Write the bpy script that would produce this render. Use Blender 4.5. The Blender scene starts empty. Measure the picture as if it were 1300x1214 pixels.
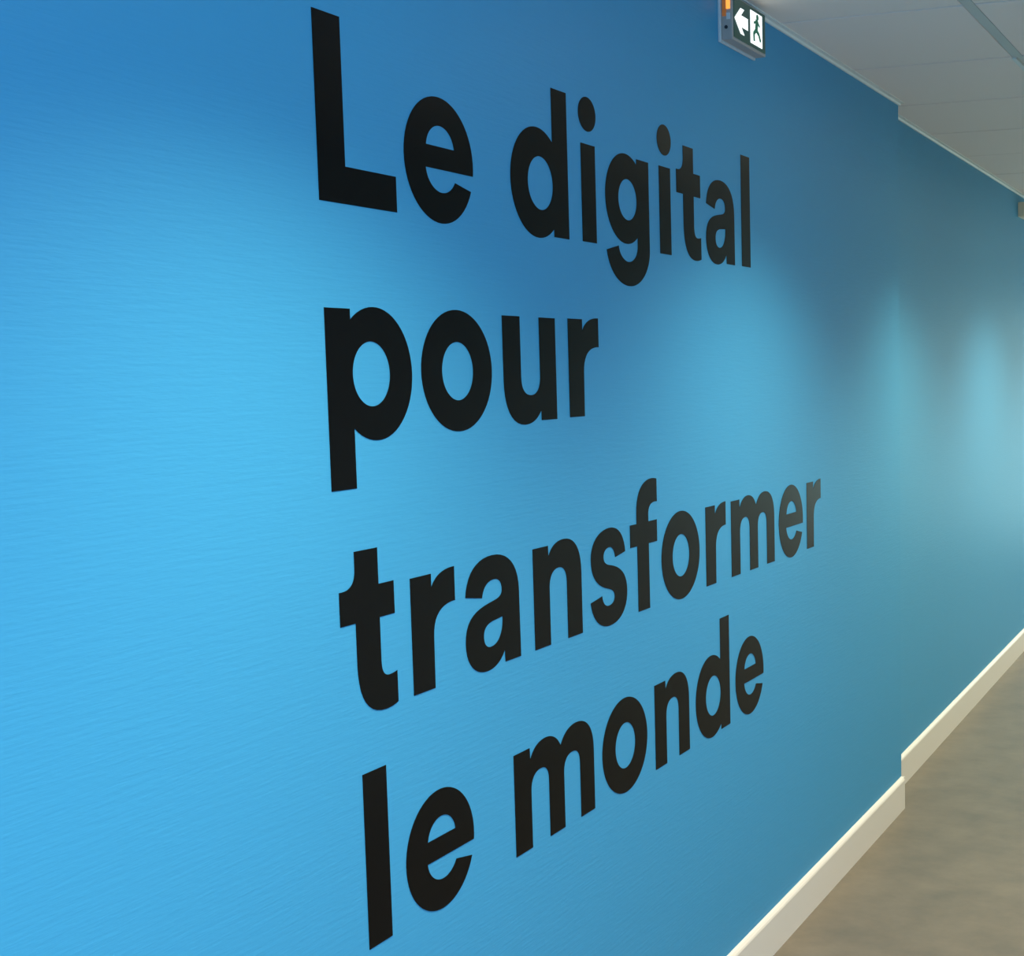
import bpy, math, random
from mathutils import Matrix, Vector
random.seed(4)
scene = bpy.context.scene
C = scene.collection

# ---------------------------------------------------------------- camera
CAM_Y, CAM_H = -1.3796, 1.6399          # distance from the blue wall, eye height
YAW, PITCH, ROLL, FPX = 1.239376, -0.0867626, -0.0077570, 1654.627
fw = Vector((math.sin(YAW)*math.cos(PITCH), math.cos(YAW)*math.cos(PITCH), math.sin(PITCH)))
rt = Vector((math.cos(YAW), -math.sin(YAW), 0.0)); up = rt.cross(fw)
r2 = math.cos(ROLL)*rt + math.sin(ROLL)*up
u2 = -math.sin(ROLL)*rt + math.cos(ROLL)*up
cd = bpy.data.cameras.new('camera'); cam = bpy.data.objects.new('camera', cd); C.objects.link(cam)
cd.sensor_fit = 'HORIZONTAL'; cd.sensor_width = 36.0
cd.lens = FPX*36.0/1300.0
cd.shift_x = (650.0-1086.0)/1300.0; cd.shift_y = 0.0
cd.clip_start = 0.02; cd.clip_end = 100
cam.matrix_world = Matrix(((r2.x, u2.x, -fw.x, 0.0), (r2.y, u2.y, -fw.y, CAM_Y),
                           (r2.z, u2.z, -fw.z, CAM_H), (0, 0, 0, 1)))
scene.camera = cam

# ---------------------------------------------------------------- world, light, exposure
scene.view_settings.view_transform = 'Standard'
scene.view_settings.look = 'None'
scene.view_settings.gamma = 1.0
scene.view_settings.use_curve_mapping = False
scene.view_settings.exposure = 0.0
scene.cycles.use_denoising = True
scene.cycles.max_bounces = 10
scene.cycles.diffuse_bounces = 6
# strength and colour of each source: daylight, then the downlights by their place along the corridor
DAY = (18.0, 53.0, 93.0)
LAMP_RGB = {-1.8: (235, 240, 155), -0.2: (235, 240, 155), 1.42: (236, 205, 147), 3.1: (178, 168, 134), 4.7: (162, 166, 122), 6.3: (172, 178, 142), 7.9: (186, 182, 146), 9.5: (186, 182, 146)}
END = (15.0, 23.5, 22.5)
WORLD_S = 0.3
def split(rgb):
    e = max(max(rgb), 1e-6); return e, tuple(c/e for c in rgb)
world = bpy.data.worlds.new('world'); scene.world = world; world.use_nodes = True
world.node_tree.nodes['Background'].inputs[0].default_value = (0.55, 0.75, 1.0, 1)
world.node_tree.nodes['Background'].inputs[1].default_value = WORLD_S

# daylight coming in through the window of the lobby side (see window_1)
ad = bpy.data.lights.new('daylight', 'AREA'); ad.shape = 'RECTANGLE'
ad.size = 2.4; ad.size_y = 1.75; ad.energy, ad.color = split(DAY)
WIN_X0, WIN_X1, WIN_Z0, WIN_Z1, WIN_Y = -1.9, 0.6, 0.12, 1.95, -3.2
ao = bpy.data.objects.new('daylight', ad); C.objects.link(ao)
ao.location = ((WIN_X0+WIN_X1)/2, WIN_Y-0.02, (WIN_Z0+WIN_Z1)/2)
ao.rotation_euler = (math.radians(90), 0, 0)       # shines along +Y

# daylight through the glazed door at the far end of the corridor (see door_1)
END_X, END_Y0, END_Y1, END_Z0, END_Z1 = 10.4, -1.75, -0.45, 0.25, 2.05
ed = bpy.data.lights.new('end_daylight', 'AREA'); ed.shape = 'RECTANGLE'
ed.size = END_Y1-END_Y0; ed.size_y = END_Z1-END_Z0; ed.energy, ed.color = split(END)
eo = bpy.data.objects.new('end_daylight', ed); C.objects.link(eo)
eo.location = (END_X+0.02, (END_Y0+END_Y1)/2, (END_Z0+END_Z1)/2)
eo.rotation_euler = (math.radians(90), 0, math.radians(90))      # shines along -X

# ---------------------------------------------------------------- helpers
def mat(name, col, rough=0.6, spec=0.5, metal=0.0, emit=None, estr=0.0):
    m = bpy.data.materials.new(name); m.use_nodes = True
    b = m.node_tree.nodes['Principled BSDF']
    b.inputs['Base Color'].default_value = (*col, 1); b.inputs['Roughness'].default_value = rough
    b.inputs['Specular IOR Level'].default_value = spec; b.inputs['Metallic'].default_value = metal
    if emit:
        b.inputs['Emission Color'].default_value = (*emit, 1); b.inputs['Emission Strength'].default_value = estr
    return m
def nd(m, t, **kw):
    n = m.node_tree.nodes.new(t)
    for k, v in kw.items(): setattr(n, k, v)
    return n
def obj(name, verts, faces, m, parent=None, smooth=False):
    me = bpy.data.meshes.new(name); me.from_pydata([tuple(v) for v in verts], [], faces); me.update()
    if smooth:
        for p in me.polygons: p.use_smooth = True
    o = bpy.data.objects.new(name, me); C.objects.link(o); me.materials.append(m)
    if parent is not None: o.parent = parent
    return o
BF = [(0,3,2,1),(4,5,6,7),(0,1,5,4),(1,2,6,5),(2,3,7,6),(3,0,4,7)]
def boxv(x0, x1, y0, y1, z0, z1):
    return [(x0,y0,z0),(x1,y0,z0),(x1,y1,z0),(x0,y1,z0),(x0,y0,z1),(x1,y0,z1),(x1,y1,z1),(x0,y1,z1)]
def box(name, x0, x1, y0, y1, z0, z1, m, parent=None, bev=0.0):
    o = obj(name, boxv(x0,x1,y0,y1,z0,z1), BF, m, parent)
    if bev:
        b = o.modifiers.new('bevel', 'BEVEL'); b.width = bev; b.segments = 2
    return o
def boxes(name, lst, m, parent=None):
    v, f = [], []
    for b in lst:
        n = len(v); v += boxv(*b); f += [tuple(i+n for i in q) for q in BF]
    return obj(name, v, f, m, parent)
def prism(name, prof, x0, x1, m, parent=None, dy0=0.0, dy1=0.0):
    """profile of (y, z) points swept along x"""
    n = len(prof)
    v = [(x0, y+dy0, z) for y, z in prof] + [(x1, y+dy1, z) for y, z in prof]
    f = [tuple(range(n-1, -1, -1)), tuple(range(n, 2*n))] + [(i, (i+1) % n, n+(i+1) % n, n+i) for i in range(n)]
    return obj(name, v, f, m, parent)
def struct(o, label=None):
    o['kind'] = 'structure'
    if label: o['label'] = label
    return o
def tag(o, label, cat, group=None):
    o['label'] = label; o['category'] = cat
    if group: o['group'] = group
    return o
def empty(name, loc):
    o = bpy.data.objects.new(name, None); C.objects.link(o); o.location = loc; o.empty_display_size = 0.1
    return o
def localise(child, root):
    """keep world-space vertices while parented to a root that sits at its own base"""
    child.matrix_parent_inverse = Matrix.Translation(-Vector(root.location))
    return child

# ---------------------------------------------------------------- materials
def blue_paint():
    m = mat('blue_wall_paint', (0.044, 0.315, 0.56), 0.5, 0.5)
    nt = m.node_tree; b = nt.nodes['Principled BSDF']
    tc = nd(m, 'ShaderNodeTexCoord')
    mp = nd(m, 'ShaderNodeMapping'); mp.inputs['Scale'].default_value = (14, 1, 150)
    nz = nd(m, 'ShaderNodeTexNoise'); nz.inputs['Scale'].default_value = 1.0; nz.inputs['Detail'].default_value = 3.0
    mp2 = nd(m, 'ShaderNodeMapping'); mp2.inputs['Scale'].default_value = (60, 1, 260)
    nz2 = nd(m, 'ShaderNodeTexNoise'); nz2.inputs['Scale'].default_value = 1.0
    mx = nd(m, 'ShaderNodeMath', operation='MULTIPLY_ADD'); mx.inputs[1].default_value = 0.35
    bp = nd(m, 'ShaderNodeBump'); bp.inputs['Strength'].default_value = 0.22; bp.inputs['Distance'].default_value = 0.002
    L = nt.links.new
    L(tc.outputs['Object'], mp.inputs[0]); L(mp.outputs[0], nz.inputs['Vector'])
    L(tc.outputs['Object'], mp2.inputs[0]); L(mp2.outputs[0], nz2.inputs['Vector'])
    L(nz2.outputs[0], mx.inputs[0]); L(nz.outputs[0], mx.inputs[2])
    L(mx.outputs[0], bp.inputs['Height']); L(bp.outputs[0], b.inputs['Normal'])
    return m
M_BLUE = blue_paint()
M_BLACK = mat('black_vinyl', (0.0026, 0.0028, 0.0034), 0.27, 0.16)
M_WHITE = mat('white_wall_paint', (0.66, 0.64, 0.60), 0.6, 0.4)
M_SKIRT = mat('cream_skirting_paint', (0.84, 0.73, 0.63), 0.4, 0.5)
M_TRIM = mat('white_metal_trim', (0.78, 0.78, 0.75), 0.4, 0.5)
M_RUNNER = mat('grey_ceiling_runner', (0.60, 0.62, 0.60), 0.55, 0.4)
M_GAP = mat('dark_ceiling_void', (0.10, 0.10, 0.10), 0.9, 0.1)
def tile_mat():
    m = mat('mineral_ceiling_tile', (0.93, 0.82, 0.77), 0.85, 0.2)
    nt = m.node_tree; b = nt.nodes['Principled BSDF']
    nz = nd(m, 'ShaderNodeTexNoise'); nz.inputs['Scale'].default_value = 260; nz.inputs['Detail'].default_value = 2
    tc = nd(m, 'ShaderNodeTexCoord'); bp = nd(m, 'ShaderNodeBump'); bp.inputs['Strength'].default_value = 0.15
    bp.inputs['Distance'].default_value = 0.001
    nt.links.new(tc.outputs['Object'], nz.inputs['Vector']); nt.links.new(nz.outputs[0], bp.inputs['Height'])
    nt.links.new(bp.outputs[0], b.inputs['Normal'])
    return m
M_TILE = tile_mat()
def floor_mat():
    m = mat('grey_beige_vinyl_floor', (0.3, 0.26, 0.19), 0.42, 0.5)
    nt = m.node_tree; b = nt.nodes['Principled BSDF']; L = nt.links.new
    tc = nd(m, 'ShaderNodeTexCoord')
    mp = nd(m, 'ShaderNodeMapping'); mp.inputs['Scale'].default_value = (4.6, 3.0, 1)
    mp.inputs['Rotation'].default_value = (0, 0, math.radians(12))
    nz = nd(m, 'ShaderNodeTexNoise'); nz.inputs['Scale'].default_value = 1.7; nz.inputs['Detail'].default_value = 9; nz.inputs['Roughness'].default_value = 0.68
    cr = nd(m, 'ShaderNodeValToRGB')
    e = cr.color_ramp.elements
    e[0].position = 0.30; e[0].color = (0.135, 0.110, 0.080, 1)
    e[1].position = 0.72; e[1].color = (0.205, 0.160, 0.112, 1)
    n = e.new(0.52); n.color = (0.172, 0.135, 0.096, 1)
    L(tc.outputs['Object'], mp.inputs[0]); L(mp.outputs[0], nz.inputs['Vector']); L(nz.outputs[0], cr.inputs[0]); L(cr.outputs[0], b.inputs['Base Color'])
    return m
M_FLOOR = floor_mat()

# ---------------------------------------------------------------- the room
CEIL = 2.5625                  # underside of the tiles
XL, XR = -3.2, 10.4            # back and far end
STEP_X = 4.505                 # where the blue wall steps back
YOPP = -2.05                   # opposite corridor wall
def far_y(x): return 0.0765 + 0.0147*(x-4.52)
WT = 0.15
w = struct(box('floor', XL, XR, WIN_Y-0.2, 0.6, -0.1, 0.0, M_FLOOR))
# near stretch of the blue wall, its end face at STEP_X
wl = struct(box('wall_left', XL, STEP_X, 0.0, 0.45, 0.0, 2.62, M_BLUE))
fa, fb_ = far_y(STEP_X), far_y(XR)
struct(obj('wall_left_recess', [(STEP_X-0.02, fa, 0), (XR, fb_, 0), (XR, 0.6, 0), (STEP_X-0.02, 0.6, 0),
                         (STEP_X-0.02, fa, 2.62), (XR, fb_, 2.62), (XR, 0.6, 2.62), (STEP_X-0.02, 0.6, 2.62)], BF, M_BLUE))

# opposite wall: white corridor wall, lobby recess with a window near the camera
CORN = 1.6
struct(box('wall_right', CORN, XR, YOPP-WT, YOPP, 0, 2.62, M_WHITE))
struct(box('wall_lobby', CORN, CORN+WT, WIN_Y, YOPP-WT, 0, 2.62, M_WHITE))
wv = []
for b in [(XL, WIN_X0, 0, 2.62), (WIN_X1, CORN+WT, 0, 2.62), (WIN_X0, WIN_X1, 0, WIN_Z0), (WIN_X0, WIN_X1, WIN_Z1, 2.62)]:
    wv.append((b[0], b[1], WIN_Y-WT, WIN_Y, b[2], b[3]))
struct(boxes('wall_window', wv, M_WHITE))
win = struct(empty('window_1', ((WIN_X0+WIN_X1)/2, WIN_Y, WIN_Z0)))
fr = []
for x in (WIN_X0, (WIN_X0+WIN_X1)/2-0.025, WIN_X1-0.05): fr.append((x, x+0.05, WIN_Y-0.11, WIN_Y-0.05, WIN_Z0, WIN_Z1))
for z in (WIN_Z0, WIN_Z1-0.05): fr.append((WIN_X0+0.05, WIN_X1-0.05, WIN_Y-0.11, WIN_Y-0.05, z, z+0.05))
localise(boxes('window_frame', fr, M_TRIM, win), win)
M_GLASS = mat('window_glass', (0.75, 0.85, 0.95), 0.1, 0.5)
wc = (WIN_X0+WIN_X1)/2
for a, b in ((WIN_X0+0.05, wc-0.025), (wc+0.025, WIN_X1-0.05)):
    localise(box('window_pane', a, b, WIN_Y-0.083, WIN_Y-0.077, WIN_Z0+0.05, WIN_Z1-0.05, M_GLASS, win), win)
struct(box('wall_back', XL-WT, XL, WIN_Y-0.2, 0.6, 0, 2.62, M_WHITE))
struct(boxes('wall_end', [(XR, XR+WT, YOPP-0.5, END_Y0-0.10, 0, 2.62), (XR, XR+WT, END_Y1+0.10, 0.6, 0, 2.62), (XR, XR+WT, END_Y0-0.10, END_Y1+0.10, END_Z1+0.10, 2.62)], M_WHITE))
dr = struct(empty('door_1', (XR, (END_Y0+END_Y1)/2, 0)), 'glazed door at the far end of the corridor')
localise(boxes('door_frame', [(XR+0.03, XR+0.09, END_Y0-0.10, END_Y0, 0, END_Z1+0.10), (XR+0.03, XR+0.09, END_Y1, END_Y1+0.10, 0, END_Z1+0.10),
                     (XR+0.03, XR+0.09, END_Y0, END_Y1, END_Z1, END_Z1+0.10), (XR+0.03, XR+0.09, END_Y0, END_Y1, 0, END_Z0),
                     (XR+0.03, XR+0.09, (END_Y0+END_Y1)/2-0.03, (END_Y0+END_Y1)/2+0.03, END_Z0, END_Z1)], M_TRIM, dr), dr)
dc = (END_Y0+END_Y1)/2
for a, b in ((END_Y0, dc-0.03), (dc+0.03, END_Y1)):
    localise(box('door_pane', XR+0.057, XR+0.063, a, b, END_Z0, END_Z1, M_GLASS, dr), dr)

# skirtings: a painted board with a rounded top edge
SK_T, SK_H = 0.013, 0.121
prof = [(0, 0), (-SK_T, 0), (-SK_T, SK_H-0.014), (-SK_T+0.002, SK_H-0.009), (-SK_T+0.007, SK_H-0.003), (0, SK_H)]
struct(prism('baseboard_left', prof, XL, STEP_X+0.003, M_SKIRT), 'cream painted skirting board along the blue wall')
# the return around the end of the near wall, rounded at its outer corner
rv, rf = [], []
path = [(STEP_X+0.003, -SK_T), (STEP_X+0.009, -SK_T+0.003), (STEP_X+0.012, -SK_T+0.009), (STEP_X+0.012, far_y(STEP_X)-SK_T)]
inner = [(STEP_X+0.003, 0.0), (STEP_X, 0.0), (STEP_X, 0.001), (STEP_X, far_y(STEP_X)-SK_T)]
for (ax, ay), (bx, by) in zip(path, inner):
    rv += [(ax, ay, 0), (ax, ay, SK_H-0.004), (bx, by, SK_H), (bx, by, 0)]
for i in range(3):
    for k in range(4): rf.append((4*i+k, 4*i+(k+1) % 4, 4*i+4+(k+1) % 4, 4*i+4+k))
rf += [(3, 2, 1, 0), (12, 13, 14, 15)]
struct(obj('baseboard_return', rv, rf, M_SKIRT))
struct(prism('baseboard_recess', prof, STEP_X, XR, M_SKIRT, None, far_y(STEP_X), far_y(XR)))
profo = [(-y, z) for y, z in prof][::-1]
struct(prism('baseboard_right', profo, CORN, XR, M_SKIRT, None, YOPP, YOPP))

# ---------------------------------------------------------------- ceiling
ceil = struct(empty('ceiling', (0, 0, CEIL)), 'suspended ceiling of square pale grey mineral tiles')
localise(box('ceiling_void', XL, XR, WIN_Y-0.2, 0.6, CEIL+0.014, CEIL+0.05, M_GAP, ceil), ceil)
JX0, TS, GAP = 3.368, 0.6, 0.010
ROW0 = -0.522                  # inner edge of the first (cut) row
BAR_W = 0.034
rows = [(0.30, ROW0)]
y = ROW0-BAR_W
while y > WIN_Y-0.2:
    rows.append((y, y-TS+GAP)); y -= TS
LAMP_Y, LAMP_R = -0.74, 0.085
LAMPS = [-1.8, -0.2, 1.42, 3.1, 4.7, 6.3, 7.9, 9.5]
cache = {}
def tile_mesh(sx, sy):
    k = (round(sx, 3), round(sy, 3))
    if k not in cache:
        b = 0.001; t = 0.014
        v = [(0,-sy,t),(sx,-sy,t),(sx,0,t),(0,0,t),(0,-sy,b),(sx,-sy,b),(sx,0,b),(0,0,b),(b,-sy+b,0),(sx-b,-sy+b,0),(sx-b,-b,0),(b,-b,0)]
        f = [(0,1,2,3),(11,10,9,8)]
        for i in range(4):
            j = (i+1) % 4; f += [(i, i+4, j+4, j), (i+4, i+8, j+8, j+4)]
        me = bpy.data.meshes.new('ceiling_tile'); me.from_pydata(v, [], f); me.materials.append(M_TILE); cache[k] = me
    return cache[k]
k0 = int(math.floor((XL-JX0)/TS)); k1 = int(math.ceil((XR-JX0)/TS))
for (ya, yb) in rows:
    for k in range(k0, k1):
        xa = JX0+k*TS+GAP/2; xb = xa+TS-GAP
        xa = max(xa, XL); xb = min(xb, XR)
        o = bpy.data.objects.new('ceiling_tile', tile_mesh(xb-xa, ya-yb)); C.objects.link(o)
        o.parent = ceil; o.location = (xa, ya, random.uniform(0, 0.0012))
# main runner seen from below
localise(box('ceiling_runner', XL, JX0+TS+0.02, ROW0-BAR_W+0.002, ROW0-0.002, CEIL+0.002, CEIL+0.012, M_RUNNER, ceil), ceil)
localise(box('ceiling_runner', JX0+TS+0.02, XR, ROW0-BAR_W+0.002, ROW0-0.013, CEIL+0.004, CEIL+0.012, M_RUNNER, ceil), ceil)
localise(box('runner_edge', JX0+TS+0.02, XR, ROW0-0.012, ROW0+0.002, CEIL-0.003, CEIL+0.010, M_TRIM, ceil), ceil)
# edge angle where the tiles meet the blue wall
edge = [(0, CEIL+0.002), (-0.020, CEIL+0.002), (-0.020, CEIL-0.003), (-0.009, CEIL-0.004), (-0.006, CEIL-0.010), (0, CEIL-0.010)]
struct(prism('trim_1', edge, XL, STEP_X+0.006, M_TRIM), 'thin white edge trim between ceiling tiles and blue wall')
struct(prism('trim_2', edge, STEP_X, XR, M_TRIM, None, far_y(STEP_X), far_y(XR)), 'thin white edge trim over the stepped-back stretch of blue wall')
struct(box('trim_3', STEP_X, STEP_X+0.008, -0.002, far_y(STEP_X), CEIL-0.010, CEIL+0.002, M_TRIM))

# ---------------------------------------------------------------- round downlights of the corridor (ceiling, beyond the frame)
def ring(n, r, z): return [(r*math.cos(2*math.pi*i/n), r*math.sin(2*math.pi*i/n), z) for i in range(n)]
def downlight(x, label):
    root = empty('ceiling_downlight', (x, LAMP_Y, CEIL)); n = 32
    v = ring(n, LAMP_R+0.014, 0) + ring(n, LAMP_R+0.014, -0.005) + ring(n, LAMP_R, -0.005) + ring(n, LAMP_R-0.004, 0.0)
    f = [(k*n+i, k*n+(i+1) % n, (k+1)*n+(i+1) % n, (k+1)*n+i) for k in range(3) for i in range(n)]
    obj('trim_ring', v, f, M_TRIM, root)
    e, col = split(LAMP_RGB[x])
    led = mat('downlight_led', (0.9, 0.9, 0.9), 0.5, 0.3, 0, col, e*LED_K)
    obj('diffuser', ring(n, LAMP_R-0.004, -0.001), [tuple(range(n-1, -1, -1))], led, root)
    ld = bpy.data.lights.new('downlight_beam', 'SPOT'); ld.energy, ld.color = split(LAMP_RGB[x])
    ld.spot_size = math.radians(SPOT); ld.spot_blend = 1.0; ld.shadow_soft_size = 0.06
    lo = bpy.data.objects.new('downlight_beam', ld); C.objects.link(lo); lo.parent = root; lo.location = (0, 0, -0.02)
    tag(root, label, 'ceiling light', 'round downlights along the corridor ceiling')
SPOT = 112; LED_K = 0.12
ORD = ['nearest the lobby end wall', 'in the lobby left of the wall lettering', 'above the start of the wall lettering', 'beside the exit sign', 'beside the step in the blue wall',
       'between the wall step and the cream box', 'just past the cream box', 'nearest the glazed end door']
for x, where in zip(LAMPS, ORD):
    downlight(x, 'round white recessed ceiling downlight ' + where)

# ---------------------------------------------------------------- wall lettering
K = 0.5523
def bez(p0, p1, p2, p3, n=10):
    o = []
    for i in range(1, n+1):
        t = i/n; a = (1-t)**3; b = 3*t*(1-t)**2; c = 3*t*t*(1-t); d = t**3
        o.append((a*p0[0]+b*p1[0]+c*p2[0]+d*p3[0], a*p0[1]+b*p1[1]+c*p2[1]+d*p3[1]))
    return o
def path_pts(cmds):
    pts = []
    for c in cmds:
        if c[0] == 'C': pts += bez(pts[-1], c[1], c[2], c[3])
        elif c[0] == 'A':                       # elliptical arc: cx, cz, rx, rz, start, end (degrees)
            _, cx, cz, rx, rz, a0, a1 = c
            n = max(4, int(abs(a1-a0)/6))
            pts += [(cx+rx*math.cos(math.radians(a0+(a1-a0)*i/n)), cz+rz*math.sin(math.radians(a0+(a1-a0)*i/n))) for i in range(n+1)]
        else: pts.append(c)
    out = [pts[0]]
    for p in pts[1:]:
        if abs(p[0]-out[-1][0])+abs(p[1]-out[-1][1]) > 0.05: out.append(p)
    if abs(out[0][0]-out[-1][0])+abs(out[0][1]-out[-1][1]) < 0.05: out.pop()
    return out
def ell(cx, cz, rx, rz): return [('A', cx, cz, rx, rz, 0, 354)]
def acx(x, cx, rx): return math.degrees(math.acos((x-cx)/rx))
def asz(z, cz, rz): return math.degrees(math.asin((z-cz)/rz))
ap = acx(55, 108, 88)
ag = acx(135.5, 86, 86)
ea = asz(80.5, 95, 102)
et = asz(54, 95, 102)
G = {}
G['L'] = [[(0,0),(174,0),(174,55),(58,55),(58,271),(0,271)]]
G['l'] = [[(0,0),(55,0),(55,277),(0,277)]]
G['o'] = [[('A',98.5,95,98.5,102,0,354)], ell(98,94.5,43.5,49)]
G['p'] = [[(0,190.5),(55,190.5),('A',108,93,88,102,ap,-ap),(55,-79),(0,-79)], ell(99,93,43,49.5)]
G['d'] = [[(197,277),(143,277),('A',89,95,89,101,180-acx(54,108,89),180+acx(54,108,89)),(143,0),(197,0)], ell(99,95,43,49)]
G['e'] = [[(92+92*math.cos(math.radians(ea)),80.5),('A',92,95,92,102,ea,360+et),('A',96,85,42,42,-31,-174),(54.3,80.5)],
          [(56.8,117),(132.2,117),('A',94.5,112,38,39,8,172)]]
G['i'] = [[(0,0),(55,0),(55,191),(0,191)]]
G['dot'] = [ell(27.5,249.5,33.8,33.4)]
gt0 = math.degrees(math.atan2((-9-5)/83.5, (1-95)/95.0)) + 360
G['g'] = [[(190,190.5),(136,190.5),('A',86,102,86,93,ag,360-ag),('A',93,8,42,36,0,-172),(1,-9),('A',95,5,95,83.5,gt0,360)], ell(94,101,40,42.5)]
G['t'] = [[(36,252),(36,226),('C',(36,205),(26,195),(6,195)),(0,195),(0,143),(34,143),(34,80),('C',(34,25),(55,-4),(96,-4)),('C',(108,-4),(118,-2),(126,1)),(126,51),
           ('C',(121,49.5),(114,48.5),(108,48.5)),('C',(95,48.5),(89,56),(89,75)),(89,143),(125,143),(125,195),(89,195),(89,252)]]
G['a'] = [[(167,0),(166,122),('C',(166,172),(133,198),(85,198)),('C',(38,198),(8,176),(3,135)),(51,126.5),('C',(55,146),(70,154.5),(87,154.5)),('C',(104,154.5),(112,146),(112,133)),
           ('C',(112,121),(100,118.5),(82,116)),('C',(40,110),(0,102),(0,54)),('C',(0,18),(25,-5),(60,-5)),('C',(85,-5),(106,6),(116,23)),(117,0)],
          [(112,84),('C',(112,55),(98,36),(74,36)),('C',(60,36),(53,45),(53,57)),('C',(53,71),(62,78),(80,81)),]]
G['s'] = [[(147,140),('C',(142,176),(120,197),(82,197)),('C',(38,197),(4,175),(4,139)),('C',(4,103),(30,82),(67,73)),('C',(88,68),(98,63),(98,52)),('C',(98,42),(88,36),(73,36)),('C',(58,36),(48,45),(46,60)),
           (0,53),('C',(6,17),(35,-6),(75,-6)),('C',(122,-6),(152,18),(152,57)),('C',(152,92),(125,110),(86,118.5)),('C',(66,122),(55,127),(55,139)),('C',(55,150),(65,157),(79,157)),('C',(93,157),(101,148),(104,133))]]
G['m'] = [[(0,0),(0,190.5),(53,190.5),(54,168),('C',(66,188),(85,196),(108,196)),('C',(133,196),(151,184),(161,166)),('C',(175,187),(195,196),(220,196)),('C',(262,196),(286,170),(286,125)),(286,0),(232,0),(232,112),
           ('C',(232,132),(222,142),(203,142)),('C',(183,142),(171,130),(171,108)),(171,0),(117,0),(117,112),('C',(117,132),(107,142),(89,142)),('C',(67,142),(55,129),(55,106)),(55,0)]]
G['n'] = [[(0,0),(0,190.5),(53,190.5),(54,170),('C',(66,189),(84,196.5),(110,196.5)),('C',(150,196.5),(173,170),(173,124)),(173,0),(118,0),(118,112),('C',(118,132),(108,144),(89,144)),('C',(67,144),(55,130),(55,108)),(55,0)]]
G['u'] = [[(0,191),(0,76),('C',(0,28),(22,-6),(65,-6)),('C',(90,-6),(108,3),(121,19)),(121.5,0),(176,0),(176,191),(120,191),(120,84),('C',(120,60),(108,47.5),(88,47.5)),('C',(66,47.5),(56,60),(56,82)),(56,191)]]
G['r'] = [[(0,191),(54,191),(54,168),('C',(64,186),(88,195.5),(117,194.5)),(117,137),('C',(80,137),(57,122),(57,86)),(56,0),(0,0)]]
G['f'] = [[(31,0),(84,0),(84,143),(124,143),(124,191),(84,191),(84,205),('C',(84,225),(98,234),(126,231)),(126,281),('C',(119,283),(112,284),(103,284)),('C',(60,284),(30,260),(30,213)),(30,191),(0,191),(0,143),(31,143)]]
SX, SZ, THICK = 1.005e-3, 1.022e-3, 0.0008
def glyph(name, key, parent=None):
    cu = bpy.data.curves.new(name, 'CURVE'); cu.dimensions = '2D'; cu.fill_mode = 'BOTH'; cu.extrude = THICK/2
    for contour in G[key]:
        pts = path_pts(contour)
        sp = cu.splines.new('POLY'); sp.points.add(len(pts)-1); sp.use_cyclic_u = True
        for p, (x, z) in zip(sp.points, pts): p.co = (x*SX, z*SZ, 0, 1)
    tmp = bpy.data.objects.new('tmp', cu)
    me = bpy.data.meshes.new_from_object(tmp); bpy.data.objects.remove(tmp); bpy.data.curves.remove(cu)
    me.name = name
    me.transform(Matrix.Rotation(math.radians(90), 4, 'X')); me.materials.clear(); me.materials.append(M_BLACK)
    o = bpy.data.objects.new(name, me); C.objects.link(o)
    if parent is not None: o.parent = parent
    return o
BASE = [(1.87995, 0.00491), (1.52676, 0.00565), (1.1029, -0.00119), (0.72537, -0.00101)]   # baseline height and its slight slope, as hung
WORDS = [('Le', 0, [('L',1.588,'black capital letter L that starts the top line on the wall'),('e',1.785,'black letter e beside the capital L on the top line')]),
 ('digital', 0, [('d',2.084,'black letter d that starts the word digital'),('i',2.333,'black dotted letter i between d and g in digital'),('g',2.427,'black letter g with hooked tail in the word digital'),
   ('i',2.668,'black dotted letter i between g and t in digital'),('t',2.754,'black letter t in the word digital'),('a',2.909,'black letter a in the word digital'),('l',3.121,'black letter l that ends the word digital')]),
 ('pour', 1, [('p',1.588,'black letter p with long descender that starts the word pour'),('o',1.809,'black round letter o in the word pour'),('u',2.043,'black letter u in the word pour'),('r',2.267,'black letter r that ends the word pour')]),
 ('transformer', 2, [('t',1.594,'black letter t that starts the word transformer'),('r',1.760,'black letter r between t and a in transformer'),('a',1.904,'black letter a in the word transformer'),('n',2.120,'black letter n in the word transformer'),
   ('s',2.328,'black letter s in the word transformer'),('f',2.499,'black letter f in the word transformer'),('o',2.643,'black round letter o in the word transformer'),('r',2.877,'black letter r between o and m in transformer'),
   ('m',3.027,'black letter m in the word transformer'),('e',3.347,'black letter e near the end of the word transformer'),('r',3.564,'black letter r that ends the word transformer')]),
 ('le', 3, [('l',1.629,'black tall letter l that starts the bottom line on the wall'),('e',1.724,'black letter e beside the tall l on the bottom line')]),
 ('monde', 3, [('m',2.037,'black letter m that starts the word monde'),('o',2.359,'black round letter o in the word monde'),('n',2.595,'black letter n in the word monde'),('d',2.805,'black letter d in the word monde'),('e',3.039,'black letter e that ends the word monde')])]
for word, ln, letters in WORDS:
    for key, x, label in letters:
        loc = (x, -THICK/2-0.0002, BASE[ln][0]+BASE[ln][1]*(x+0.09))
        if key == 'i':
            o = empty('wall_letter', loc)
            glyph('letter_stem', 'i', o); glyph('letter_dot', 'dot', o)
        else:
            o = glyph('wall_letter', key); o.location = loc
        tag(o, label, 'letter', 'letters of the word ' + word)

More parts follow.
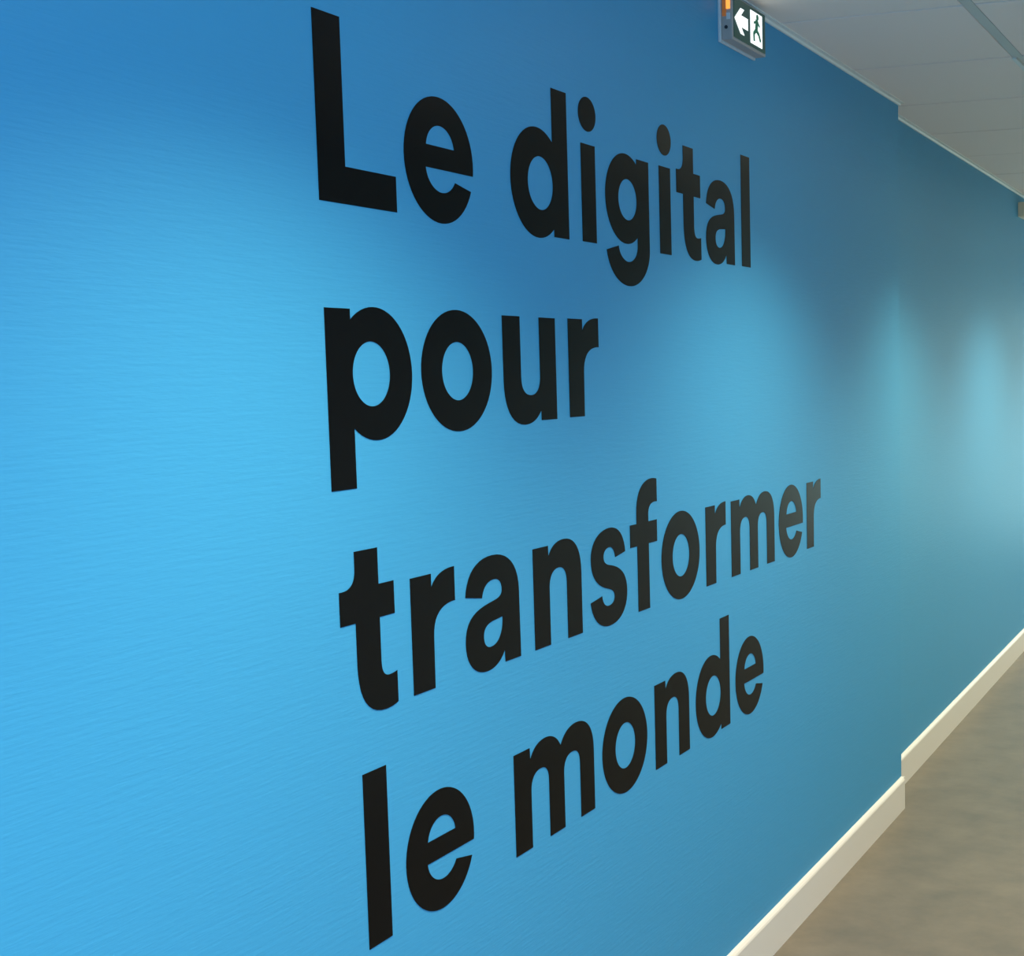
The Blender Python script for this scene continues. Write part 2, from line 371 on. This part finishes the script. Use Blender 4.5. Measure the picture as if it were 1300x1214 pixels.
# ---------------------------------------------------------------- exit sign under the ceiling
M_CASE = mat('sign_case_plastic', (0.44, 0.38, 0.36), 0.4, 0.5)
M_BACK = mat('sign_back_plate', (0.62, 0.66, 0.70), 0.4, 0.5)
M_SFACE = mat('sign_dark_green_face', (0.020, 0.045, 0.040), 0.35, 0.5, 0, (0.02, 0.06, 0.045), 0.5)
M_SWHITE = mat('sign_lit_white', (0.9, 0.9, 0.9), 0.5, 0.3, 0, (0.95, 1.0, 0.98), 1.1)
M_SGREEN = mat('sign_pictogram_green', (0.02, 0.12, 0.07), 0.5, 0.3, 0, (0.03, 0.16, 0.09), 0.4)
M_AMBER = mat('amber_indicator', (0.9, 0.35, 0.05), 0.3, 0.5, 0, (1.0, 0.36, 0.06), 1.15)
M_AMBER2 = mat('amber_window', (0.55, 0.20, 0.05), 0.35, 0.5, 0, (1.0, 0.22, 0.03), 0.12)
M_DARK = mat('dark_screw', (0.03, 0.03, 0.04), 0.5, 0.4)
SX0, SX1, SZ0, SZ1, SD = 3.003, 3.212, 2.438, 2.546, 0.037
sg = empty('exit_sign', (SX0, 0, SZ0))
def S(o): return localise(o, sg)
S(box('back_plate', SX0-0.006, SX1+0.002, -0.007, 0, SZ0-0.005, SZ1+0.002, M_BACK, sg, 0.0015))
S(box('case', SX0, SX1, -SD, -0.007, SZ0, SZ1, M_CASE, sg, 0.003))
S(box('face', SX0+0.006, SX1-0.008, -SD-0.002, -SD+0.001, SZ0+0.007, SZ1-0.004, M_SFACE, sg))
def flat(name, pts, m, d=0.001, y=-SD-0.002, parent=None):
    n = len(pts)
    v = [(a, y-d, b) for a, b in pts] + [(a, y+0.0005, b) for a, b in pts]
    f = [tuple(range(n)), tuple(range(2*n-1, n-1, -1))] + [(i, n+i, n+(i+1) % n, (i+1) % n) for i in range(n)]
    o = obj(name, v, f, m, sg); return S(o)
ax0, ax1, az = SX0+0.008, SX0+0.088, 2.4915
flat('arrow', [(ax0, az), (ax0+0.036, az-0.031), (ax0+0.058, az-0.031), (ax0+0.038, az-0.014), (ax1, az-0.014), (ax1, az+0.014), (ax0+0.038, az+0.014), (ax0+0.058, az+0.031), (ax0+0.036, az+0.031)], M_SWHITE)
dx0, dx1, dz0, dz1 = SX0+0.105, SX0+0.179, SZ0+0.015, SZ1-0.012
flat('doorway', [(dx0, dz0), (dx1, dz0), (dx1, dz1), (dx0, dz1)], M_SWHITE)
# running figure in the doorway
mx, mz = dx0+0.034, dz0+0.040
yf_ = -SD-0.003
def limb(pts, w):
    (a, b), (c, d) = pts; L = math.hypot(c-a, d-b); nx, nz = -(d-b)/L*w/2, (c-a)/L*w/2
    return [(a+nx, b+nz), (a-nx, b-nz), (c-nx, d-nz), (c+nx, d+nz)]
polys = [[(mx+0.009+0.0075*math.cos(t*math.pi/6), mz+0.031+0.0075*math.sin(t*math.pi/6)) for t in range(12)]]
polys += [limb(seg, wd) for seg, wd in [(((mx+0.006, mz+0.024), (mx+0.001, mz-0.004)), 0.016), (((mx, mz-0.002), (mx-0.016, mz-0.014)), 0.010), (((mx-0.015, mz-0.012), (mx-0.013, mz-0.032)), 0.009),
                (((mx+0.001, mz-0.003), (mx+0.017, mz-0.010)), 0.010), (((mx+0.016, mz-0.009), (mx+0.028, mz-0.026)), 0.009), (((mx+0.005, mz+0.021), (mx-0.014, mz+0.013)), 0.006),
                (((mx+0.007, mz+0.021), (mx+0.022, mz+0.010)), 0.006)]]
fv, ff = [], []
for k, pts in enumerate(polys):          # head, trunk, arms and legs in one cut-out, each a hair deeper than the last
    n, c0, dd = len(pts), len(fv), 0.0006+0.00005*k
    if sum(pts[i][0]*pts[(i+1) % n][1]-pts[(i+1) % n][0]*pts[i][1] for i in range(n)) < 0: pts = pts[::-1]
    fv += [(a, yf_-dd, b) for a, b in pts] + [(a, yf_+0.0005, b) for a, b in pts]
    ff += [tuple(c0+i for i in range(n)), tuple(c0+i for i in range(2*n-1, n-1, -1))] + [(c0+i, c0+n+i, c0+n+(i+1) % n, c0+(i+1) % n) for i in range(n)]
S(obj('running_figure', fv, ff, M_SGREEN, sg))
# near side of the case: amber indicator, pale test button, screw
S(box('indicator_lamp', SX0-0.0035, SX0+0.001, -SD+0.006, -SD+0.016, 2.511, SZ1-0.003, M_AMBER, sg, 0.001))
S(box('indicator_window', SX0-0.0015, SX0+0.001, -SD+0.016, -0.010, 2.494, SZ1-0.003, M_AMBER2, sg, 0.0005))
S(box('test_button', SX0-0.002, SX0+0.001, -SD+0.006, -SD+0.016, 2.486, 2.502, M_BACK, sg, 0.001))
sc = S(obj('screw', [(SX0-0.0012, -0.020+0.0045*math.cos(a*math.pi/6), 2.468+0.0045*math.sin(a*math.pi/6)) for a in range(12)] + [(SX0+0.001, -0.020+0.0045*math.cos(a*math.pi/6), 2.468+0.0045*math.sin(a*math.pi/6)) for a in range(12)],
       [tuple(range(12))] + [tuple(range(23, 11, -1))] + [(i, 12+i, 12+(i+1) % 12, (i+1) % 12) for i in range(12)], M_DARK, sg))
tag(sg, 'grey lit exit sign with white left arrow mounted on the blue wall under the ceiling', 'exit sign')

# ---------------------------------------------------------------- small pale box high on the far stretch of wall
M_CREAM = mat('cream_plastic', (0.88, 0.76, 0.58), 0.45, 0.5)
fx = 7.10
by = far_y(fx+0.1)
jb = empty('junction_box', (fx, by, 2.437))
J = lambda o: localise(o, jb)
J(box('body', fx, fx+0.16, by-0.045, by+0.004, 2.437, 2.515, M_CREAM, jb, 0.003))
J(box('cover', fx+0.006, fx+0.154, by-0.050, by-0.044, 2.443, 2.509, M_CREAM, jb, 0.002))
tag(jb, 'small cream box mounted high on the wall at the far right', 'junction box')
